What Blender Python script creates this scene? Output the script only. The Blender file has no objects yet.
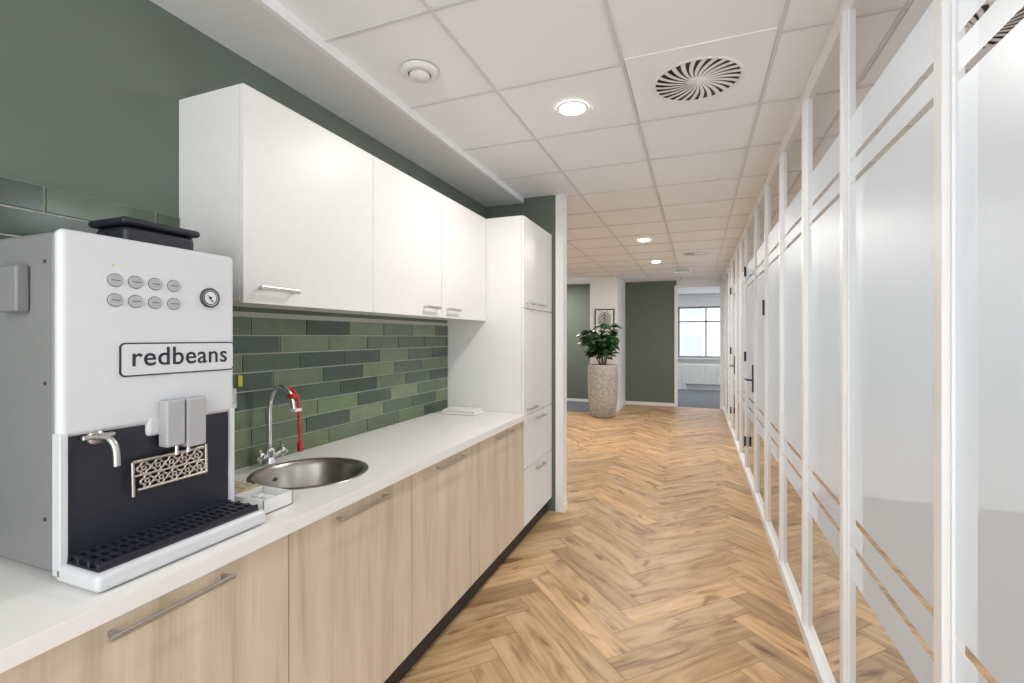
import bpy, bmesh, math, random
from mathutils import Vector, Matrix
random.seed(7)
scene=bpy.context.scene
col=scene.collection
scene.view_settings.view_transform='Standard'
scene.view_settings.look='None'
scene.view_settings.exposure=0.15

# ---------------- materials ----------------
def newmat(name):
    m=bpy.data.materials.new(name); m.use_nodes=True
    nt=m.node_tree; b=nt.nodes['Principled BSDF']
    return m,nt,b
def pmat(name,c,rough=0.5,metal=0.0,noise=0.0,nscale=30,bump=0.0,emit=None,estr=0,coat=0,bscale=None):
    m,nt,b=newmat(name)
    b.inputs['Base Color'].default_value=(*c,1)
    b.inputs['Roughness'].default_value=rough
    b.inputs['Metallic'].default_value=metal
    if coat: b.inputs['Coat Weight'].default_value=coat
    tc=nt.nodes.new('ShaderNodeTexCoord')
    n=nt.nodes.new('ShaderNodeTexNoise'); n.inputs['Scale'].default_value=nscale; n.inputs['Detail'].default_value=5
    nt.links.new(tc.outputs['Object'],n.inputs['Vector'])
    if noise>0:
        r=nt.nodes.new('ShaderNodeValToRGB')
        r.color_ramp.elements[0].position=0.3; r.color_ramp.elements[1].position=0.7
        r.color_ramp.elements[0].color=(*[max(0,x*(1-noise)) for x in c],1)
        r.color_ramp.elements[1].color=(*[min(1,x*(1+noise)) for x in c],1)
        nt.links.new(n.outputs['Fac'],r.inputs['Fac']); nt.links.new(r.outputs['Color'],b.inputs['Base Color'])
    if bump>0:
        bp=nt.nodes.new('ShaderNodeBump'); bp.inputs['Strength'].default_value=bump; bp.inputs['Distance'].default_value=0.01
        n2=n
        if bscale:
            n2=nt.nodes.new('ShaderNodeTexNoise'); n2.inputs['Scale'].default_value=bscale
            nt.links.new(tc.outputs['Object'],n2.inputs['Vector'])
        nt.links.new(n2.outputs['Fac'],bp.inputs['Height']); nt.links.new(bp.outputs['Normal'],b.inputs['Normal'])
    if emit:
        b.inputs['Emission Color'].default_value=(*emit,1); b.inputs['Emission Strength'].default_value=estr
    return m
M={}
M['green']=pmat('green_paint',(0.132,0.158,0.128),0.7,noise=0.04,nscale=6,bump=0.03,bscale=300)
M['white']=pmat('white_lacquer',(0.80,0.79,0.775),0.4,noise=0.01)
M['whitewall']=pmat('white_wall_paint',(0.84,0.84,0.84),0.7,noise=0.02,nscale=8,bump=0.03,bscale=300)
M['plaster']=pmat('plaster_ceiling',(0.76,0.76,0.75),0.8,noise=0.02,nscale=8)
M['ctile']=pmat('ceiling_tile',(0.87,0.88,0.89),0.9,noise=0.03,nscale=160,bump=0.1)
M['tbar']=pmat('ceiling_grid_metal',(0.66,0.66,0.66),0.4,noise=0.01)
M['frame']=pmat('white_frame',(0.86,0.86,0.86),0.35,noise=0.01)
M['counter']=pmat('countertop_stone',(0.85,0.83,0.80),0.35,noise=0.04,nscale=400)
M['black']=pmat('black_plastic',(0.016,0.018,0.028),0.4,noise=0.05)
M['kick']=pmat('dark_plinth',(0.02,0.017,0.016),0.5,noise=0.1)
M['chrome']=pmat('chrome',(0.75,0.75,0.76),0.12,1.0)
M['nickel']=pmat('brushed_nickel',(0.55,0.54,0.52),0.3,1.0,noise=0.05)
M['brass']=pmat('warm_metal',(0.58,0.52,0.45),0.3,1.0,noise=0.05)
M['steel']=pmat('brushed_steel',(0.42,0.39,0.36),0.28,1.0,noise=0.06,nscale=12)
M['machwhite']=pmat('machine_white',(0.67,0.68,0.70),0.3,noise=0.01,coat=0.2)
M['machgrey_shaded']=pmat('machine_grey_shaded',(0.22,0.22,0.22),0.4,noise=0.02)  # shade on the machine's side is put into this grey; lock box shares it
M['lgrey']=pmat('light_grey_plastic',(0.42,0.42,0.43),0.4,noise=0.02)
M['dgrey']=pmat('dark_grey',(0.06,0.06,0.07),0.5,noise=0.05)
M['navy']=pmat('gauge_navy',(0.03,0.05,0.14),0.3,noise=0.05)
M['red']=pmat('red_rubber',(0.58,0.03,0.02),0.4,noise=0.05)
M['yellow']=pmat('yellow_tag',(0.7,0.6,0.05),0.5,noise=0.05)
M['concrete']=pmat('terrazzo_concrete',(0.40,0.38,0.345),0.85,noise=0.30,nscale=28,bump=0.6)
M['soil']=pmat('soil',(0.03,0.02,0.015),0.95,noise=0.4,bump=0.8)
M['leaf']=pmat('leaf_green',(0.035,0.10,0.025),0.35,noise=0.5,nscale=5)
M['bark']=pmat('bark',(0.12,0.08,0.05),0.8,noise=0.3,bump=0.3)
M['carpet']=pmat('office_carpet',(0.20,0.17,0.15),0.95,noise=0.25,nscale=120,bump=0.3)
M['carpetb']=pmat('blue_grey_carpet',(0.14,0.15,0.17),0.95,noise=0.2,nscale=120,bump=0.3)
M['lamp']=pmat('lamp_diffuser',(1,1,1),0.5,emit=(1,0.96,0.9),estr=14)
M['paper']=pmat('paper',(0.8,0.8,0.78),0.8,noise=0.02)
M['ink']=pmat('ink_green',(0.03,0.05,0.04),0.8,noise=0.1)
M['grout']=pmat('grout',(0.48,0.48,0.43),0.9,noise=0.05,nscale=100)
M['gap']=pmat('floor_gap',(0.12,0.075,0.04),0.8,noise=0.1)
M['brick']=pmat('facade',(0.55,0.57,0.60),0.8,noise=0.2,nscale=3)
M['blueglass']=pmat('facade_window',(0.30,0.34,0.40),0.15,noise=0.1)
M['beige']=pmat('tea_packets',(0.55,0.45,0.3),0.7,noise=0.3,nscale=60)
M['mull']=pmat('window_mullion_grey',(0.22,0.23,0.25),0.5,noise=0.05)

def attrmat(name,rough,attr='Col',coat=0):
    m,nt,b=newmat(name); a=nt.nodes.new('ShaderNodeAttribute'); a.attribute_name=attr
    tc=nt.nodes.new('ShaderNodeTexCoord'); n=nt.nodes.new('ShaderNodeTexNoise'); n.inputs['Scale'].default_value=14
    nt.links.new(tc.outputs['Object'],n.inputs['Vector'])
    mx=nt.nodes.new('ShaderNodeMix'); mx.data_type='RGBA'; mx.blend_type='MULTIPLY'
    r=nt.nodes.new('ShaderNodeValToRGB'); r.color_ramp.elements[0].color=(0.75,0.75,0.75,1); r.color_ramp.elements[1].color=(1.14,1.14,1.14,1)
    nt.links.new(n.outputs['Fac'],r.inputs['Fac'])
    mx.inputs[0].default_value=1
    nt.links.new(a.outputs['Color'],mx.inputs[6]); nt.links.new(r.outputs['Color'],mx.inputs[7])
    nt.links.new(mx.outputs[2],b.inputs['Base Color']); b.inputs['Roughness'].default_value=rough
    return m
M['tile']=attrmat('glazed_tile',0.16)

def cabwood():
    m,nt,b=newmat('light_oak_laminate')
    tc=nt.nodes.new('ShaderNodeTexCoord'); mp=nt.nodes.new('ShaderNodeMapping')
    mp.inputs['Scale'].default_value=(9,9,0.9)
    nt.links.new(tc.outputs['Object'],mp.inputs['Vector'])
    n=nt.nodes.new('ShaderNodeTexNoise'); n.inputs['Scale'].default_value=1.3; n.inputs['Detail'].default_value=6; n.inputs['Distortion'].default_value=0.8
    nt.links.new(mp.outputs['Vector'],n.inputs['Vector'])
    mp2=nt.nodes.new('ShaderNodeMapping'); mp2.inputs['Scale'].default_value=(90,90,2.5)
    nt.links.new(tc.outputs['Object'],mp2.inputs['Vector'])
    n2=nt.nodes.new('ShaderNodeTexNoise'); n2.inputs['Scale'].default_value=1.5; n2.inputs['Detail'].default_value=3
    nt.links.new(mp2.outputs['Vector'],n2.inputs['Vector'])
    ad=nt.nodes.new('ShaderNodeMath'); ad.operation='MULTIPLY_ADD'; ad.inputs[1].default_value=0.35
    nt.links.new(n2.outputs['Fac'],ad.inputs[0]); nt.links.new(n.outputs['Fac'],ad.inputs[2])
    r=nt.nodes.new('ShaderNodeValToRGB'); e=r.color_ramp.elements
    e[0].position=0.42; e[0].color=(0.49,0.39,0.285,1)
    e[1].position=0.88; e[1].color=(0.70,0.59,0.46,1)
    k=r.color_ramp.elements.new(0.62); k.color=(0.61,0.505,0.385,1)
    nt.links.new(ad.outputs[0],r.inputs['Fac']); nt.links.new(r.outputs['Color'],b.inputs['Base Color'])
    b.inputs['Roughness'].default_value=0.45
    return m
M['wood']=cabwood()

def floorwood():
    m,nt,b=newmat('oak_herringbone')
    uv=nt.nodes.new('ShaderNodeUVMap'); uv.uv_map='UVMap'
    def nz(sx,sy,detail,dist=0):
        mp=nt.nodes.new('ShaderNodeMapping'); mp.inputs['Scale'].default_value=(sx,sy,1)
        nt.links.new(uv.outputs['UV'],mp.inputs['Vector'])
        n=nt.nodes.new('ShaderNodeTexNoise'); n.inputs['Scale'].default_value=1.0; n.inputs['Detail'].default_value=detail; n.inputs['Distortion'].default_value=dist
        nt.links.new(mp.outputs['Vector'],n.inputs['Vector']); return n
    n=nz(2.2,14,6,1.2); n2=nz(4,140,3); n3=nz(3.5,11,2,.5)
    ad=nt.nodes.new('ShaderNodeMath'); ad.operation='MULTIPLY_ADD'; ad.inputs[1].default_value=0.3
    nt.links.new(n2.outputs['Fac'],ad.inputs[0]); nt.links.new(n.outputs['Fac'],ad.inputs[2])
    r=nt.nodes.new('ShaderNodeValToRGB'); e=r.color_ramp.elements
    e[0].position=0.42; e[0].color=(0.26,0.15,0.07,1)
    e[1].position=0.9; e[1].color=(0.64,0.435,0.245,1)
    k=e.new(0.57); k.color=(0.46,0.285,0.142,1)
    k=e.new(0.7); k.color=(0.56,0.36,0.19,1)
    nt.links.new(ad.outputs[0],r.inputs['Fac'])
    r3=nt.nodes.new('ShaderNodeValToRGB'); r3.color_ramp.elements[0].position=.28; r3.color_ramp.elements[0].color=(.52,.42,.34,1); r3.color_ramp.elements[1].position=.38; r3.color_ramp.elements[1].color=(1,1,1,1)
    nt.links.new(n3.outputs['Fac'],r3.inputs['Fac'])
    m0=nt.nodes.new('ShaderNodeMix'); m0.data_type='RGBA'; m0.blend_type='MULTIPLY'; m0.inputs[0].default_value=1
    nt.links.new(r.outputs['Color'],m0.inputs[6]); nt.links.new(r3.outputs['Color'],m0.inputs[7])
    a=nt.nodes.new('ShaderNodeAttribute'); a.attribute_name='Col'
    mx=nt.nodes.new('ShaderNodeMix'); mx.data_type='RGBA'; mx.blend_type='MULTIPLY'; mx.inputs[0].default_value=1
    nt.links.new(m0.outputs[2],mx.inputs[6]); nt.links.new(a.outputs['Color'],mx.inputs[7])
    nt.links.new(mx.outputs[2],b.inputs['Base Color'])
    b.inputs['Roughness'].default_value=0.42
    bp=nt.nodes.new('ShaderNodeBump'); bp.inputs['Strength'].default_value=0.08; bp.inputs['Distance'].default_value=0.005
    nt.links.new(n2.outputs['Fac'],bp.inputs['Height']); nt.links.new(bp.outputs['Normal'],b.inputs['Normal'])
    return m
M['floor']=floorwood()

def glassmat(name,frost):
    m=bpy.data.materials.new(name); m.use_nodes=True; nt=m.node_tree
    for n in list(nt.nodes): nt.nodes.remove(n)
    out=nt.nodes.new('ShaderNodeOutputMaterial')
    tr=nt.nodes.new('ShaderNodeBsdfTransparent'); gl=nt.nodes.new('ShaderNodeBsdfGlossy')
    fr=nt.nodes.new('ShaderNodeFresnel'); fr.inputs['IOR'].default_value=1.45
    mx=nt.nodes.new('ShaderNodeMixShader')
    if frost:
        gl.inputs['Roughness'].default_value=0.38
        df=nt.nodes.new('ShaderNodeBsdfDiffuse'); df.inputs['Color'].default_value=(0.54,0.58,0.61,1)
        tl=nt.nodes.new('ShaderNodeBsdfTranslucent'); tl.inputs['Color'].default_value=(0.56,0.61,0.65,1)
        m1=nt.nodes.new('ShaderNodeMixShader'); m1.inputs[0].default_value=0.45
        nt.links.new(df.outputs[0],m1.inputs[1]); nt.links.new(tl.outputs[0],m1.inputs[2])
        m2=nt.nodes.new('ShaderNodeMixShader'); m2.inputs[0].default_value=0.25
        nt.links.new(m1.outputs[0],m2.inputs[1]); nt.links.new(tr.outputs[0],m2.inputs[2])
        base=m2
        mul=nt.nodes.new('ShaderNodeMath'); mul.operation='MULTIPLY'; mul.inputs[1].default_value=0.3
        nt.links.new(fr.outputs[0],mul.inputs[0]); nt.links.new(mul.outputs[0],mx.inputs[0])
    else:
        tr.inputs['Color'].default_value=(0.93,0.95,0.95,1)
        gl.inputs['Roughness'].default_value=0.02
        base=tr
        nt.links.new(fr.outputs[0],mx.inputs[0])
    nt.links.new(base.outputs[0],mx.inputs[1]); nt.links.new(gl.outputs[0],mx.inputs[2])
    nt.links.new(mx.outputs[0],out.inputs['Surface'])
    return m
M['glass']=glassmat('clear_glass',False)
M['frost']=glassmat('frosted_film',True)

# ---------------- helpers ----------------
def group(name,loc=(0,0,0)):
    e=bpy.data.objects.new(name,None); e.empty_display_size=0.1; e.location=loc; col.objects.link(e); return e
def link(o,parent=None):
    col.objects.link(o)
    if parent:
        o.parent=parent; o.matrix_parent_inverse=Matrix.Translation(parent.location).inverted()
    return o
def meshobj(name,verts,faces,mat,parent=None,smooth=False):
    me=bpy.data.meshes.new(name); me.from_pydata([tuple(v) for v in verts],[],faces); me.update()
    mats=mat if isinstance(mat,list) else [mat]
    for m in mats: me.materials.append(M[m] if isinstance(m,str) else m)
    if smooth:
        for p in me.polygons: p.use_smooth=True
    o=bpy.data.objects.new(name,me); return link(o,parent)
BF=[(0,3,2,1),(4,5,6,7),(0,1,5,4),(1,2,6,5),(2,3,7,6),(3,0,4,7)]
def bv(x0,x1,y0,y1,z0,z1):
    return [(x0,y0,z0),(x1,y0,z0),(x1,y1,z0),(x0,y1,z0),(x0,y0,z1),(x1,y0,z1),(x1,y1,z1),(x0,y1,z1)]
def box(name,x0,x1,y0,y1,z0,z1,mat,parent=None,bevel=0,seg=2):
    o=meshobj(name,bv(x0,x1,y0,y1,z0,z1),BF,mat,parent)
    if bevel:
        b=o.modifiers.new('b','BEVEL'); b.width=bevel; b.segments=seg; b.limit_method='ANGLE'
        for p in o.data.polygons: p.use_smooth=True
        b.harden_normals=True
    return o
def boxes(name,lst,mat,parent=None,bevel=0):
    V=[];F=[]
    for b in lst:
        n=len(V); V+=bv(*b); F+=[tuple(i+n for i in f) for f in BF]
    o=meshobj(name,V,F,mat,parent)
    if bevel:
        m=o.modifiers.new('b','BEVEL'); m.width=bevel; m.segments=2; m.limit_method='ANGLE'
    return o
def lathe(name,prof,center,mat,parent=None,seg=48,axis='z',smooth=True):
    V=[];F=[]
    n=len(prof)
    for i in range(seg):
        a=2*math.pi*i/seg
        for r,z in prof:
            if axis=='z': V.append((center[0]+r*math.cos(a),center[1]+r*math.sin(a),center[2]+z))
            elif axis=='x': V.append((center[0]+z,center[1]+r*math.cos(a),center[2]+r*math.sin(a)))
            else: V.append((center[0]+r*math.cos(a),center[1]+z,center[2]-r*math.sin(a)))
    for i in range(seg):
        j=(i+1)%seg
        for k in range(n-1):
            F.append((i*n+k,j*n+k,j*n+k+1,i*n+k+1))
    return meshobj(name,V,F,mat,parent,smooth)
def tube(name,pts,r,mat,parent=None,res=6,closed=False):
    cu=bpy.data.curves.new(name,'CURVE'); cu.dimensions='3D'; cu.bevel_depth=r; cu.bevel_resolution=res; cu.use_fill_caps=True
    sp=cu.splines.new('NURBS' if len(pts)>3 and not closed else 'POLY'); sp.points.add(len(pts)-1)
    for p,q in zip(sp.points,pts): p.co=(*q,1)
    if sp.type=='NURBS': sp.use_endpoint_u=True; sp.order_u=4
    sp.use_cyclic_u=closed; sp.resolution_u=8
    cu.materials.append(M[mat])
    o=bpy.data.objects.new(name,cu); return link(o,parent)
def handle(name,x,y0,y1,z,parent,h=0.012):
    return boxes(name,[(x+0.024,x+0.031,y0,y1,z-h/2,z+h/2),(x,x+0.026,y0+0.01,y0+0.02,z-h/2,z+h/2),(x,x+0.026,y1-0.02,y1-0.01,z-h/2,z+h/2)],'nickel',parent,0.0015)
def rrect(name,y0,y1,z0,z1,r,x0,x1,mat,parent):
    P=[]
    for (cy,cz,a0) in [(y1-r,z1-r,0),(y0+r,z1-r,90),(y0+r,z0+r,180),(y1-r,z0+r,270)]:
        for k in range(7):
            a=math.radians(a0+15*k); P.append((cy+r*math.cos(a),cz+r*math.sin(a)))
    n=len(P); V=[(x1,*p) for p in P]+[(x0,*p) for p in P]
    F=[tuple(range(n))]+[(i,i+n,(i+1)%n+n,(i+1)%n) for i in range(n)]
    return meshobj(name,V,F,mat,parent)

WX=-1.74   # kitchen wall plane
GX=0.50    # glass partition plane
CZ=2.64
YF=10.5    # far wall
YB=-1.5
YS=3.83    # stub wall start
# ---------------- floor ----------------
def herringbone():
    L,W=0.78,0.145
    c45=math.sqrt(.5)
    bm=bmesh.new(); uvl=bm.loops.layers.uv.new('UVMap'); cl=bm.loops.layers.float_color.new('Col')
    def w(x,y):
        return (c45*(x-y)-0.28, c45*(x+y))
    g=0.0010
    for j in range(-8,9):
        ox,oy=-L*j,L*j
        for k in range(-20,90):
            for kind in (0,1):
                if kind==0: x0,y0,x1,y1=k*W+ox,k*W+oy,k*W+L+ox,k*W+W+oy
                else: x0,y0,x1,y1=k*W+ox,k*W+W+oy,k*W+W+ox,k*W+W+L+oy
                cx,cy=w((x0+x1)/2,(y0+y1)/2)
                if not(-5.8<cx<GX+0.8 and YB-.8<cy<YF+.8): continue
                x0+=g;y0+=g;x1-=g;y1-=g
                q=[(x0,y0),(x1,y0),(x1,y1),(x0,y1)]
                vs=[bm.verts.new((*w(*p),0.0)) for p in q]
                f=bm.faces.new(vs)
                ru,rv=random.uniform(0,50),random.uniform(0,50)
                t=random.gauss(0.98,0.11); t=max(.70,min(1.17,t)); wm=random.uniform(-.03,.03)
                if kind==0: uv=[(0,0),(L,0),(L,W),(0,W)]
                else: uv=[(0,0),(0,W),(L,W),(L,0)]
                for lp,(a,b_) in zip(f.loops,uv):
                    lp[uvl].uv=(a+ru,b_+rv); lp[cl]=(t*(1+wm),t,t*(1-wm*2),1)
    for co,no in [((-5,0,0),(-1,0,0)),((GX+.03,0,0),(1,0,0)),((0,YB,0),(0,-1,0)),((0,YF,0),(0,1,0))]:
        bmesh.ops.bisect_plane(bm,geom=bm.verts[:]+bm.edges[:]+bm.faces[:],plane_co=co,plane_no=no,clear_outer=True)
    bmesh.ops.recalc_face_normals(bm,faces=bm.faces)
    me=bpy.data.meshes.new('floor'); bm.to_mesh(me); bm.free(); me.materials.append(M['floor'])
    if me.polygons[0].normal.z<0: me.flip_normals()
    return me
fl=bpy.data.objects.new('floor',herringbone()); col.objects.link(fl)
box('floor_substrate',-5,GX+.03,YB,YF,-0.05,-0.0015,'gap',fl)
box('floor_carpet',-5,-1.99,9.1,YF,0.0005,0.008,'carpetb')
box('floor_office',GX+.03,4.5,YB,YF,-0.05,0.0,'carpet')
box('floor_back_office',-3,3,YF,14.1,-0.05,0.001,'carpetb')

# ---------------- walls ----------------
box('wall_left',WX-0.12,WX,YB,4.0,0,CZ+0.1,'green')
ws=box('wall_stub',WX,-1.10,YS,YS+.11,0,CZ+0.05,'green')
box('wall_stub_end',-1.10,-1.035,YS-.005,YS+.115,0,CZ+0.05,'whitewall',ws)
box('baseboard_stub',-1.035,-1.025,YS-.005,YS+.115,0,0.06,'white',ws)
box('wall_alcove',-5,WX-.12,3.9,4.02,0,CZ+.05,'whitewall')
box('wall_far_left',-5.1,-5,4.0,YF,0,CZ+.05,'whitewall')
box('wall_far',-5,-0.40,YF,YF+.12,0,CZ+.05,'green')
box('wall_far_header',-0.40,GX,YF,YF+.12,2.50,CZ+.05,'whitewall')
box('baseboard_far',-5,-0.40,YF-.012,YF,0,0.07,'white')
box('trim_1',-0.44,-0.38,YF-.02,YF+.13,0,2.53,'frame')
box('trim_2',0.44,0.50,YF-.02,YF+.13,0,2.53,'frame')
box('trim_3',-0.38,0.44,YF-.02,YF+.13,2.48,2.53,'frame')
wc=box('wall_column',-1.97,-1.45,9.3,YF,0,CZ+.02,'whitewall')
box('baseboard_column',-1.98,-1.44,9.288,YF,0,0.07,'white',wc)
box('wall_office_far',GX+.05,4.5,YF,YF+.12,0,CZ+.05,'whitewall')
box('wall_office_mid',GX+.06,4.5,5.2,5.3,0,CZ,'whitewall')
box('wall_office_right',4.5,4.6,YB,YF,0,0.85,'whitewall')
box('wall_office_lintel',4.5,4.6,YB,YF,2.3,CZ+.05,'whitewall')
boxes('window_1',[(4.5,4.58,y,y+.07,0.85,2.3) for y in [YB,-.5,.7,1.9,3.1,4.3,5.2,6.4,7.6,8.8,10.4]],'frame')
box('wall_back_left',-3.1,-3,YF+.12,14.2,0,CZ+.05,'whitewall')
box('wall_back_right',3,3.1,YF+.12,14.2,0,CZ+.05,'whitewall')
boxes('wall_back',[(-3,-.50,14.1,14.25,0,CZ),(.95,3,14.1,14.25,0,CZ),(-.50,.95,14.1,14.25,0,.88),(-.50,.95,14.1,14.25,2.3,CZ)],'whitewall')
boxes('window_2',[(-.50,-.45,14.1,14.18,.88,2.3),(.90,.95,14.1,14.18,.88,2.3),(-.45,.90,14.1,14.18,.88,.93),(-.45,.90,14.1,14.18,2.25,2.3),(-.45,.90,14.1,14.18,1.86,1.90),(.21,.25,14.1,14.18,.93,2.25)],'mull')
box('window_sill',-.55,1.0,13.98,14.1,.85,.88,'white')
r=group('radiator',(.2,14,.4))
boxes('radiator_body',[(-.35+i*.06,-.30+i*.06,13.98,14.05,.17,.70) for i in range(20)],'white',r,0.006)
boxes('radiator_case',[(-.36,.86,13.99,14.04,.16,.19),(-.36,.86,13.99,14.04,.68,.72),(-.3,-.27,14.0,14.03,0.0,.17),(.78,.81,14.0,14.03,0.0,.17)],'white',r,.004)
b=group('neighbour_building',(0,34,0))  # backdrop building outside the far window, not a wall of the room
box('facade',-14,16,34,36,-8,9,'brick',b)
boxes('facade_windows',[(x,x+1.3,33.9,34.02,z,z+1.6) for x in range(-13,15,3) for z in (-6,-3,0,3,6)],'blueglass',b)

# ---------------- ceiling ----------------
ce=box('ceiling',-5,GX+.03,YB,YF+.1,CZ+.004,CZ+.06,'ctile')
bars=[]
hw=.008
xs=[-4.5,-3.9,-3.3,-2.7,-2.1,-1.5,-.9,-.3,.3]
for x in xs:
    y0 = YB if x>-1.4 else 4.02
    bars.append((x-hw,x+hw,y0,YF,CZ-.001,CZ+.004))
k=-1.5
while k<YF:
    x0=-1.385 if k<4.0 else -5
    bars.append((x0,GX,k-hw,k+hw,CZ-.0015,CZ+.0035)); k+=.6
boxes('ceiling_grid',bars,'tbar',ce)
sf=box('ceiling_soffit',WX,-1.41,YB,YS,CZ-.035,CZ+.004,'plaster')
box('trim_soffit',-1.41,-1.385,YB,YS,CZ-.037,CZ+.004,'frame')
box('ceiling_office',GX+.03,4.6,YB,YF,CZ+.004,CZ+.06,'ctile')
box('ceiling_back_office',-3,3,YF+.1,14.2,CZ+.004,CZ+.06,'ctile')

def downlight(x,y,p=28):
    g=group('ceiling_downlight',(x,y,CZ))
    lathe('trim_ring',[(.066,-.001),(.080,-.001),(.083,-.006),(.072,-.010),(.066,-.006),(.066,-.001)],(x,y,CZ),'frame',g)
    lathe('diffuser',[(0,-.004),(.067,-.004)],(x,y,CZ),'lamp',g)
    ld=bpy.data.lights.new('downlight_lamp','AREA'); ld.shape='DISK'; ld.size=.14; ld.energy=p; ld.color=(1,.97,.93)
    lo=bpy.data.objects.new('lamp_source',ld); lo.location=(x,y,CZ-.02); link(lo,g)
for y in (-1.2,2.4,6.0,7.8): downlight(-.6,y, 14 if y<5 else 22)
for y in (6.0,9.6): downlight(-3.0,y,34)
def arealamp(x,y,z,sx,sy,p):  # unseen lamps added to brighten the frosted glass and the far room
    g=group('office_fill_lamp',(x,y,z))
    boxes('housing',[(x-sx/2-.02,x+sx/2+.02,y-sy/2-.02,y+sy/2+.02,z+.004,z+.034)],'frame',g)
    ld=bpy.data.lights.new('panel','AREA'); ld.shape='RECTANGLE'; ld.size=sx; ld.size_y=sy; ld.energy=p; ld.color=(.95,.98,1)
    lo=bpy.data.objects.new('panel_source',ld); lo.location=(x,y,z); link(lo,g)
for y in (0.3,3.0,7.0,9.3): arealamp(2.4,y,CZ-.03,.6,1.2,34)
arealamp(-1.9,12.4,CZ-.03,.6,1.2,45)
arealamp(1.9,12.4,CZ-.03,.6,1.2,45)

def vent(x,y):
    g=group('ceiling_vent',(x,y,CZ))
    box('plate',x-.289,x+.289,y-.289,y+.289,CZ-.003,CZ+.003,'ctile',g)
    lathe('plenum_dark',[(0,-.0035),(.195,-.0035)],(x,y,CZ),'black',g)
    lathe('rim',[(.182,-.0036),(.186,-.010),(.195,-.008),(.199,-.0036)],(x,y,CZ),'frame',g)
    lathe('hub',[(0,-.009),(.040,-.009),(.046,-.0036)],(x,y,CZ),'frame',g,24)
    V=[];F=[]
    n=26
    for i in range(n):
        a0=2*math.pi*i/n; m=6; base=len(V)
        for k in range(m+1):
            tt=k/m; rr=.040+tt*.147; aa=a0+tt*.30; half=(.10-.045*tt)
            for sgn,zz in ((-1,-.0075),(1,-.0085)):
                V.append((x+rr*math.cos(aa+sgn*half),y+rr*math.sin(aa+sgn*half),CZ+zz))
        for k in range(m):
            b0=base+2*k; F.append((b0,b0+1,b0+3,b0+2))
    meshobj('vanes',V,F,'frame',g)
vent(0,2.35); vent(0,7.2)
g=group('smoke_detector',(-1.15,1.82,CZ))
lathe('base',[(.082,0),(.082,-.012),(.072,-.02),(.052,-.022),(.050,-.016)],(-1.15,1.82,CZ),'white',g)
lathe('recess',[(0,-.012),(.051,-.016)],(-1.15,1.82,CZ),'dgrey',g)
lathe('cap',[(0,-.036),(.035,-.034),(.044,-.026),(.044,-.014)],(-1.15,1.82,CZ),'white',g)
g=group('ceiling_emergency_light',(-.25,8.6,CZ))
box('emergency_body',-.36,-.10,8.57,8.64,CZ-.09,CZ+.0035,'white',g,.01)
box('emergency_lens',-.34,-.12,8.562,8.57,CZ-.08,CZ-.03,'lgrey',g)

# ---------------- backsplash tiles ----------------
def tiles(name,ya,yb,za,zb,dark,zs):
    V=[];F=[];C=[]
    th=.0775; tl=.30; gr=.004
    pal=[(.14,.19,.10),(.10,.142,.09),(.062,.095,.068),(.115,.16,.094),(.175,.22,.125),(.078,.118,.08),(.068,.103,.075),(.145,.188,.115)]
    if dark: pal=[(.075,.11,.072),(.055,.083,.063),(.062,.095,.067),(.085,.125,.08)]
    z=zs; row=0
    while z<zb:
        off=[0,.15,.08,.22,.04,.19][row%6]
        y=-1.4-off
        while y<yb:
            y1=min(y+tl-gr,yb); z1=z+th-gr; y0=max(y,ya)
            if z>za-.03 and z1<zb+.03 and y1-y0>.01:
                n=len(V); x0=WX+.004; x1=WX+.010; e=.002
                V+=[(x0,y0,z),(x0,y1,z),(x0,y1,z1),(x0,y0,z1),(x1,y0+e,z+e),(x1,y1-e,z+e),(x1,y1-e,z1-e),(x1,y0+e,z1-e)]
                fs=[(4,5,6,7),(0,1,5,4),(1,2,6,5),(2,3,7,6),(3,0,4,7)]
                c=random.choice(pal); t=random.uniform(.87,1.13)
                for f in fs: F.append(tuple(i+n for i in f)); C.append([t*k for k in c])
            y+=tl
        z+=th; row+=1
    o=meshobj(name,V,F,'tile')
    ca=o.data.color_attributes.new('Col','FLOAT_COLOR','CORNER')
    for p,c in zip(o.data.polygons,C):
        for li in p.loop_indices: ca.data[li].color=(*c,1)
    boxes('grout',[(WX+.0005,WX+.005,ya,yb,za,zb)],'grout',o)
tiles('tile_backsplash',-1.4,3.125,.921,1.560,False,.922)
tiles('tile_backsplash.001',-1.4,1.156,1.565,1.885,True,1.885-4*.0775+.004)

# ---------------- base cabinets + countertop ----------------
FX=-1.13
g=group('kitchen_base_cabinet',(-1.4,1.3,0))
edges=[-.5,.40,1.075,1.729,2.395,3.125]
for i in range(5):
    a,b_=edges[i],edges[i+1]
    box('cabinet_door_%d'%i,FX-.019,FX,a+.002,b_-.002,.118,.872,'wood',g,.001)
    c=(a+b_)/2
    handle('bar_handle_%d'%i,FX,c-.14,c+.14,.845,g)
boxes('carcass',[(WX+.012,FX-.02,y-.008,y+.008,.11,.70) for y in edges[1:-1]]+[(WX+.012,FX-.02,-.5,3.125,.11,.13),(FX-.05,FX-.02,-.5,3.125,.80,.878),(WX+.012,FX-.02,-.5,-.484,.11,.878)],'lgrey',g)
box('plinth',FX-.06,FX-.04,-.5,3.128,0,.115,'kick',g)
SX,SY,SR=-1.43,1.466,.222
ct=box('countertop',WX+.001,-1.11,-.5,3.128,.88,.92,'counter')
bmc=bmesh.new(); bmesh.ops.create_cone(bmc,cap_ends=True,segments=64,radius1=SR-.012,radius2=SR-.012,depth=.3,matrix=Matrix.Translation((SX,SY,.9)))
mc=bpy.data.meshes.new('cut'); bmc.to_mesh(mc); bmc.free(); oc=bpy.data.objects.new('cut',mc); col.objects.link(oc)
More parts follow.
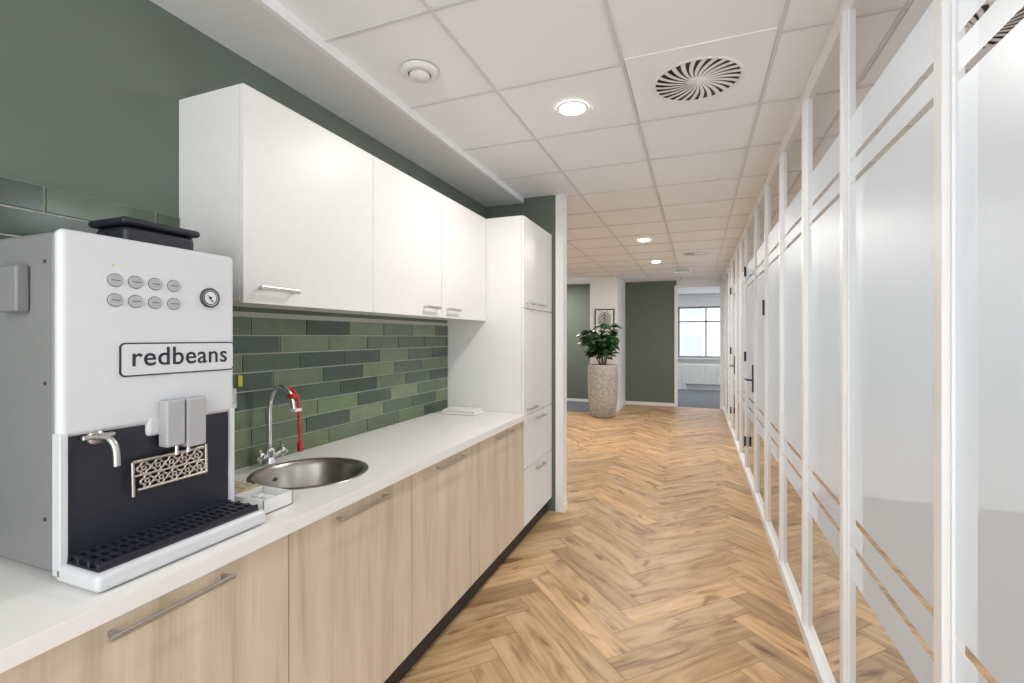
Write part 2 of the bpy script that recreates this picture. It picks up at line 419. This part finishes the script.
md=ct.modifiers.new('bo','BOOLEAN'); md.object=oc; md.operation='DIFFERENCE'; md.solver='EXACT'
dg=bpy.context.evaluated_depsgraph_get(); nm=bpy.data.meshes.new_from_object(ct.evaluated_get(dg))
ct.modifiers.clear(); ct.data=nm; bpy.data.objects.remove(oc)
bb=ct.modifiers.new('b','BEVEL'); bb.width=.002; bb.limit_method='ANGLE'
g=group('round_sink',(SX,SY,.92))
lathe('bowl',[(SR,.0005),(SR-.002,.003),(SR-.014,.004),(SR-.022,.001),(SR-.03,-.02),(SR-.045,-.10),(SR-.075,-.135),(.06,-.148),(.045,-.152),(0,-.152)],(SX,SY,.92),'steel',g,72)
lathe('drain',[(0,-.146),(.035,-.146),(.042,-.150)],(SX,SY,.92),'chrome',g,32)
lathe('overflow',[(0,-.0),(.014,.0),(.014,-.004)],(SX-.185,SY,.865),'dgrey',g,20,axis='x')
fx,fy=-1.675,1.49
g=group('kitchen_faucet',(fx,fy,.92))
lathe('base',[(0,0.0005),(.028,0.0005),(.028,.01),(.022,.02),(.020,.055),(.024,.06),(.012,.075),(.0,.076)],(fx,fy,.92),'chrome',g,32)
pts=[(fx,fy,.98),(fx,fy,1.06),(fx,fy,1.13),(fx+.002,fy,1.20),(fx+.04,fy,1.25),(fx+.10,fy,1.25),(fx+.13,fy,1.205),(fx+.135,fy,1.155)]
tube('gooseneck',pts,.010,'chrome',g)
tube('red_hose',[(fx+.095,fy+.010,1.245),(fx+.122,fy+.014,1.236),(fx+.142,fy+.016,1.205),(fx+.147,fy+.016,1.15),(fx+.145,fy+.018,1.09),(fx+.152,fy+.018,1.02)],.0065,'red',g)
box('hose_tip',fx+.143,fx+.161,fy+.007,fy+.027,.985,1.025,'red',g,.004)
box('hose_band',fx+.126,fx+.154,fy-.012,fy+.025,1.150,1.163,'paper',g,.003)
box('hose_clip',fx+.108,fx+.142,fy-.012,fy+.025,1.205,1.222,'red',g,.004)
for s in (-1,1):
    tube('valve_arm_%d'%(s+1),[(fx,fy,.95),(fx+.01,fy+s*.045,.965)],.012,'chrome',g)
    cx,cy,cz=fx+.012,fy+s*.055,.968
    tube('cross_a_%d'%(s+1),[(cx-.028,cy,cz),(cx+.028,cy,cz)],.006,'chrome',g)
    tube('cross_b_%d'%(s+1),[(cx,cy,cz-.026),(cx,cy,cz+.028)],.006,'chrome',g)
    lathe('knob_%d'%(s+1),[(0,-.012),(.016,-.012),(.018,0),(.016,.012),(0,.014)],(cx,cy,cz),'chrome',g,24,axis='y')
g=group('condiment_box',(-1.33,1.11,.92))
X0,X1,Y0,Y1=-1.47,-1.21,1.055,1.165
boxes('tray',[(X0,X1,Y0,Y1,.921,.925),(X0,X1,Y0,Y0+.004,.921,.965),(X0,X1,Y1-.004,Y1,.921,.965),(X0,X0+.004,Y0,Y1,.921,.965),(X1-.004,X1,Y0,Y1,.921,.965),(-1.34,-1.336,Y0,Y1,.921,.965)],'white',g,.001)
boxes('packets',[(X0+.008+i*.012,X0+.016+i*.012,Y0+.008,Y1-.008,.925,.972-.004*(i%3)) for i in range(10)],'beige',g)
boxes('cream_cups',[(-1.325+i*.035,-1.298+i*.035,Y0+.012,Y0+.045,.925,.95) for i in range(3)]+[(-1.325+i*.035,-1.298+i*.035,Y0+.06,Y0+.09,.925,.95) for i in range(3)],'paper',g,.004)
g=group('counter_dish',(-1.5,2.95,.92))
box('dish_body',-1.66,-1.40,2.90,3.06,.921,.94,'white',g,.006)
box('dish_lid',-1.65,-1.41,2.91,3.05,.94,.955,'paper',g,.006)
g=group('wall_socket',(WX+.012,1.40,1.24))
box('socket_plate',WX+.0105,WX+.021,1.32,1.375,1.17,1.25,'white',g,.004)
lathe('socket_hole',[(0,.0),(.02,.0),(.021,.003)],(WX+.0205,1.348,1.21),'lgrey',g,24,axis='x')
box('yellow_label',WX+.0105,WX+.016,1.385,1.405,1.255,1.30,'yellow',g,.001)

# ---------------- upper cabinets ----------------
UX=-1.42
ub=[1.158,1.845,2.49,3.128]
for i in range(3):
    a,b_=ub[i],ub[i+1]
    g=group('wall_cabinet',(-1.6,(a+b_)/2,1.95))
    box('cabinet_body',WX+.001,UX-.019,a+.0005,b_-.0005,1.58,2.31,'white',g,.001)
    box('cabinet_door',UX-.018,UX,a+.0015,b_-.0015,1.572,2.31,'white',g,.0012)
    if i==1: handle('bar_handle',UX,b_-.21,b_-.05,1.625,g,.014)
    else: handle('bar_handle',UX,a+.05,a+(.22 if i==0 else .21),1.625,g,.014)
# ---------------- tall cabinet ----------------
TE=YS-.01
g=group('tall_cabinet',(-1.45,3.5,0))
box('cabinet_body',WX+.001,FX-.02,3.13,TE,.115,2.31,'white',g,.001)
box('plinth',FX-.06,FX-.04,3.13,TE,0,.115,'kick',g)
zz=[.118,.52,.90,1.66,2.31]
for i in range(4):
    box('front_%d'%i,FX-.019,FX,3.132,TE-.002,zz[i]+.002,zz[i+1]-.002,'white',g,.0015)
handle('bar_handle_0',FX,3.38,3.58,.47,g,.014)
handle('bar_handle_1',FX,3.38,3.58,.85,g,.014)
handle('bar_handle_2',FX,3.18,3.38,.94,g,.014)
handle('bar_handle_3',FX,3.18,3.34,1.70,g,.014)
handle('bar_handle_4',FX,3.43,3.59,1.70,g,.014)

# ---------------- coffee machine ----------------
g=group('coffee_machine',(-1.48,.81,.92))
PX=-1.28; A,B=.60,1.017; T=1.694
box('body',-1.71,PX-.03,A+.004,B-.004,.935,T-.004,'machgrey_shaded',g,.012,3)
box('front_upper_panel',PX-.03,PX,A,B,1.235,T,'machwhite',g,.014,4)
box('front_left_strip',PX-.03,PX,A,A+.016,.935,1.245,'machwhite',g,.003)
box('front_right_strip',PX-.03,PX,B-.016,B,.935,1.245,'machwhite',g,.003)
box('splash_panel',PX-.03,PX-.008,A+.014,B-.014,.95,1.24,'black',g,.002)
box('spout_housing',PX-.02,PX+.002,.775,.93,1.205,1.26,'machwhite',g,.012,3)
for i,(x,y) in enumerate([(-1.67,A+.05),(-1.67,B-.05),(-1.3,A+.05),(-1.3,B-.05)]):
    lathe('foot_%d'%i,[(0,0),(.022,0),(.020,.02),(0,.02)],(x,y,.9205),'dgrey',g,24)
box('tray_base',PX-.02,-1.150,A,B,.923,.962,'machwhite',g,.012,3)
box('tray_black',PX-.01,-1.166,A+.012,B-.012,.955,.966,'black',g,.003)
gr=[]
for i in range(20):
    y=A+.022+i*.0193
    for x0,x1 in ((PX,PX+.033),(PX+.038,PX+.071),(PX+.076,-1.177)):
        gr.append((x0,x1,y,y+.009,.964,.976))
gr+=[(PX-.004,PX+.002,A+.014,B-.014,.964,.977),(PX+.032,PX+.039,A+.014,B-.014,.964,.977),(PX+.070,PX+.077,A+.014,B-.014,.964,.977),(-1.178,-1.170,A+.014,B-.014,.964,.977)]
boxes('drip_grille',gr,'black',g,.001)
def oval(name,y,z,a,b,x0,x1,mat,seg=24):
    V=[(x1,y,z)];F=[]
    for i in range(seg):
        t=2*math.pi*i/seg; V.append((x1,y+a*math.cos(t),z+b*math.sin(t)))
    for i in range(seg):
        t=2*math.pi*i/seg; V.append((x0,y+(a+.001)*math.cos(t),z+(b+.001)*math.sin(t)))
    for i in range(seg):
        j=(i+1)%seg; F.append((0,1+i,1+j)); F.append((1+i,1+seg+i,1+seg+j,1+j))
    return meshobj(name,V,F,mat,g)
for r_,z in enumerate((1.590,1.543)):
    for c_,y in enumerate((.705,.749,.794,.840)):
        oval('button_ring_%d_%d'%(r_,c_),y,z,.0165,.0150,PX,PX+.001,'dgrey')
        oval('button_%d_%d'%(r_,c_),y,z,.0152,.0137,PX+.001,PX+.004,'lgrey')
        boxes('button_text_%d_%d'%(r_,c_),[(PX+.004,PX+.0044,y-.009,y+.009,z-.001,z+.001)],'dgrey',g)
oval('status_led',.70,1.625,.0025,.0025,PX,PX+.001,'yellow',10)
GZ=1.566; GY=.937
lathe('gauge_bezel',[(.0275,0),(.0275,.006),(.0245,.009),(.0225,.006)],(PX,GY,GZ),'dgrey',g,40,axis='x')
lathe('gauge_face',[(0,.005),(.0235,.005)],(PX,GY,GZ),'paper',g,40,axis='x')
lathe('gauge_scale',[(.0175,.0056),(.0205,.0056)],(PX,GY,GZ),'navy',g,40,axis='x')
oval('gauge_hub',GY,GZ,.0035,.0035,PX+.005,PX+.0075,'navy',16)
meshobj('gauge_needle',[(PX+.007,GY+.008,GZ-.011),(PX+.007,GY+.004,GZ-.013),(PX+.007,GY-.013,GZ+.013)],[(0,1,2)],'navy',g)
rrect('label_border',.713,1.010,1.360,1.442,.012,PX,PX+.003,'black',g)
rrect('label_face',.7165,1.0065,1.3635,1.4385,.009,PX,PX+.0045,'machwhite',g)
tx=bpy.data.curves.new('label_text','FONT'); tx.body='redbeans'; tx.size=.066; tx.extrude=.0004; tx.offset=.0006; tx.align_x='CENTER'; tx.align_y='CENTER'
tx.space_character=1.05
tx.materials.append(M['black'])
to=bpy.data.objects.new('label_text',tx); to.rotation_euler=(math.pi/2,0,math.pi/2); to.location=(PX+.005,.862,1.405); link(to,g)
box('spout_body_left',PX,PX+.035,.80,.848,1.175,1.295,'lgrey',g,.006,3)
box('spout_body_right',PX,PX+.035,.852,.905,1.165,1.295,'lgrey',g,.006,3)
tube('spout_nozzle_a',[(PX+.018,.835,1.18),(PX+.018,.835,1.15)],.005,'chrome',g)
tube('spout_nozzle_b',[(PX+.018,.865,1.18),(PX+.018,.865,1.15)],.005,'chrome',g)
lathe('tap_flange',[(0,.012),(.016,.012),(.018,0)],(PX-.008,.668,1.226),'nickel',g,24,axis='x')
tube('hot_water_tap',[(PX-.005,.668,1.226),(PX+.035,.668,1.230),(PX+.055,.672,1.222),(PX+.06,.675,1.20),(PX+.06,.675,1.165)],.007,'nickel',g)
box('tap_lever',PX+.0,PX+.014,.635,.70,1.224,1.235,'nickel',g,.004)
cnt=0
def loop(pts,n,r=.0030): tube(n,[(PX+.012,y,z) for y,z in pts],r,'brass',g,3,True)
for r_ in range(2):
    for c_ in range(5):
        cy=.760+c_*.033+(.008 if r_ else 0); cz=1.134-r_*.033
        P=[]
        for k in range(32):
            t=2*math.pi*k/32; rr=.0155*(.62+.38*abs(math.cos(2*t)))
            P.append((cy+rr*math.cos(t),cz+rr*math.sin(t)))
        loop(P,'lattice_flower_%d'%cnt)
        loop([(cy+.005*math.cos(2*math.pi*k/10),cz+.005*math.sin(2*math.pi*k/10)) for k in range(10)],'lattice_centre_%d'%cnt,.0022); cnt+=1
tube('lattice_top',[(PX+.012,.735,1.153),(PX+.012,.91,1.153)],.0045,'brass',g)
tube('lattice_mid',[(PX+.012,.737,1.118),(PX+.012,.915,1.118)],.003,'brass',g)
tube('lattice_bottom',[(PX+.012,.745,1.083),(PX+.012,.92,1.083)],.0045,'brass',g)
tube('lattice_side_a',[(PX+.012,.735,1.153),(PX+.012,.737,1.070)],.004,'brass',g)
tube('lattice_side_b',[(PX+.012,.918,1.160),(PX+.012,.92,1.083)],.004,'brass',g)
tube('lattice_arm_a',[(PX-.01,.76,1.12),(PX+.012,.76,1.12)],.004,'brass',g)
tube('lattice_arm_b',[(PX-.01,.90,1.12),(PX+.012,.90,1.12)],.004,'brass',g)
box('side_lock_box',-1.495,-1.40,A-.022,A+.004,1.512,1.617,'machgrey_shaded',g,.006)
boxes('side_screws',[(-1.345,-1.338,A+.001,A+.005,z,z+.007) for z in (1.05,1.35,1.62)],'dgrey',g)
box('bean_hopper',-1.56,-1.42,.805,1.0,T-.005,1.760,'black',g,.02,4)
box('hopper_lid',-1.57,-1.41,.795,1.008,1.757,1.778,'black',g,.010,3)
box('hopper_lid_grip',-1.50,-1.47,.85,.93,1.776,1.788,'dgrey',g,.004,2)

# ---------------- glass partition ----------------
posts=[-.92,-.20,.54,1.28,2.01,2.68,3.38,4.08,4.78,5.68,6.38,7.08,7.98,8.68,9.58,10.44]
gp=group('glass_partition',(GX,4,0))
boxes('posts',[(GX-.020,GX+.04,y-.019,y+.019,.0,CZ) for y in posts],'frame',gp,.002)
boxes('rails',[(GX-.025,GX+.04,YB,YF,0,.06),(GX-.025,GX+.04,YB,YF,CZ-.035,CZ+.003)],'frame',gp,.003)
cl=[]
for a,b_ in zip([YB]+posts[:-1],posts): cl.append((a+.019,b_-.019))
bd=[]
for a,b_ in cl: bd+=[(GX-.006,GX+.03,a,a+.008,.06,CZ-.035),(GX-.006,GX+.03,b_-.008,b_,.06,CZ-.035)]
boxes('glazing_beads',bd,'frame',gp)
def quads(name,lst,mat,x):
    V=[];F=[]
    for (y0,y1,z0,z1) in lst:
        n=len(V); V+=[(x,y0,z0),(x,y1,z0),(x,y1,z1),(x,y0,z1)]; F.append((n,n+1,n+2,n+3))
    return meshobj(name,V,F,mat,gp)
bands_f=[(.62,.72),(.74,.82),(.84,1.98),(2.0,2.06),(2.08,2.22)]
bands_c=[(.06,.62),(.72,.74),(.82,.84),(1.98,2.0),(2.06,2.08),(2.22,CZ-.035)]
quads('clear_glass',[(a,b_,z0,z1) for a,b_ in cl for z0,z1 in bands_c],'glass',GX)
quads('frosted_glass',[(a,b_,z0,z1) for a,b_ in cl for z0,z1 in bands_f],'frost',GX)
for i,y in enumerate((4.86,7.16)):
    d=group('door_%d'%(i+1),(GX-.03,y,1.05))
    box('door_lock_plate',GX-.030,GX-.018,y-.02,y+.02,.95,1.20,'black',d,.003)
    tube('door_lever',[(GX-.025,y,1.06),(GX-.07,y,1.06),(GX-.075,y+.02,1.06),(GX-.075,y+.12,1.06)],.009,'black',d)
    boxes('door_hinges',[(GX-.035,GX-.015,y+.72,y+.75,z,z+.1) for z in (.3,1.2,2.1)],'black',d)
g=group('card_reader',(GX-.03,4.08,1.7))
box('reader_body',GX-.034,GX-.0205,4.06,4.10,1.62,1.74,'black',g,.004)

# ---------------- planter ----------------
px_,py_=-1.61,8.72
g=group('potted_ficus',(px_,py_,0))
lathe('planter_pot',[(0,.002),(.20,.002),(.225,.02),(.262,.30),(.275,.60),(.272,.85),(.262,.94),(.252,.955),(.235,.94),(.232,.88)],(px_,py_,0),'concrete',g,48)
lathe('soil',[(0,.905),(.232,.895)],(px_,py_,0),'soil',g,32)
rnd=random.Random(3)
tips=[]
for i in range(9):
    a=i*2*math.pi/9; r0=.05; r1=rnd.uniform(.10,.30); h=rnd.uniform(1.36,1.72)
    p0=(px_+r0*math.cos(a),py_+r0*math.sin(a),.89); p3=(px_+r1*math.cos(a),py_+r1*math.sin(a),h)
    p1=(p0[0],p0[1],1.0); p2=((p0[0]+p3[0])/2,(p0[1]+p3[1])/2,1.14)
    tube('stem_%d'%i,[p0,p1,p2,p3],.009,'bark',g,3); tips.append((p0,p2,p3))
V=[];F=[]
def leaf(base,dirv,L,W):
    d=Vector(dirv).normalized(); up=Vector((0,0,1)); s=d.cross(up)
    if s.length<.05: s=Vector((1,0,0))
    s.normalize(); s=Matrix.Rotation(rnd.uniform(-.7,.7),3,d)@s; nn=s.cross(d).normalized()
    prof=[(0,.06),(.15,.35),(.35,.8),(.6,1),(.8,.75),(.93,.35),(1,.02)]
    n=len(V); b0=Vector(base)
    for t,w_ in prof:
        c=b0+d*(L*t)-Vector((0,0,1))*(L*.35*t*t)
        V.extend([c-s*(W*w_/2)+nn*(W*.12*w_),c,c+s*(W*w_/2)+nn*(W*.12*w_)])
    for k in range(len(prof)-1):
        q=n+3*k; F.append((q,q+1,q+4,q+3)); F.append((q+1,q+2,q+5,q+4))
for i in range(330):
    p0,p2,p3=rnd.choice(tips); t=rnd.uniform(-.1,1.02)
    q=Vector(p2).lerp(Vector(p3),t)+Vector((rnd.uniform(-.05,.05),rnd.uniform(-.05,.05),rnd.uniform(-.03,.03)))
    out=Vector((q.x-px_,q.y-py_,0)); a=rnd.uniform(0,2*math.pi)
    dv=Vector((math.cos(a),math.sin(a),rnd.uniform(-.1,.9)))+out*2.0
    leaf(q,dv,rnd.uniform(.14,.22),rnd.uniform(.08,.12))
meshobj('leaves',V,F,'leaf',g,True)
g=group('framed_picture',(-1.68,9.28,1.74))
boxes('picture_frame',[(-1.87,-1.85,9.27,9.296,1.48,2.0),(-1.51,-1.49,9.27,9.296,1.48,2.0),(-1.87,-1.49,9.27,9.296,1.98,2.0),(-1.87,-1.49,9.27,9.296,1.48,1.50)],'black',g)
box('print',-1.85,-1.51,9.28,9.29,1.50,1.98,'paper',g)
V=[];F=[]
for k in range(-6,7):
    z=1.76+k*.026; w_=.13*math.sqrt(max(0,1-(k/7)**2))
    for s in (-1,1):
        n=len(V); V+=[(-1.68+s*.004,9.279,z-.008),(-1.68+s*w_,9.279,z+.03),(-1.68+s*w_,9.279,z+.042),(-1.68+s*.004,9.279,z+.008)]; F.append((n,n+1,n+2,n+3))
n=len(V); V+=[(-1.684,9.279,1.54),(-1.676,9.279,1.54),(-1.676,9.279,1.95),(-1.684,9.279,1.95)]; F.append((n,n+1,n+2,n+3))
meshobj('leaf_drawing',V,F,'ink',g)

# ---------------- world / camera ----------------
w=bpy.data.worlds.new('World'); scene.world=w; w.use_nodes=True
bg=w.node_tree.nodes['Background']; bg.inputs[0].default_value=(.94,.97,1.0,1); bg.inputs[1].default_value=2.7
cam=bpy.data.cameras.new('camera'); co=bpy.data.objects.new('camera',cam); col.objects.link(co)
cam.lens=475/1024*36; cam.sensor_width=36; cam.shift_y=-4.5/1024; cam.clip_start=.02
co.location=(0,0,1.456); co.rotation_euler=(math.pi/2,0,math.radians(21.28))
scene.camera=co
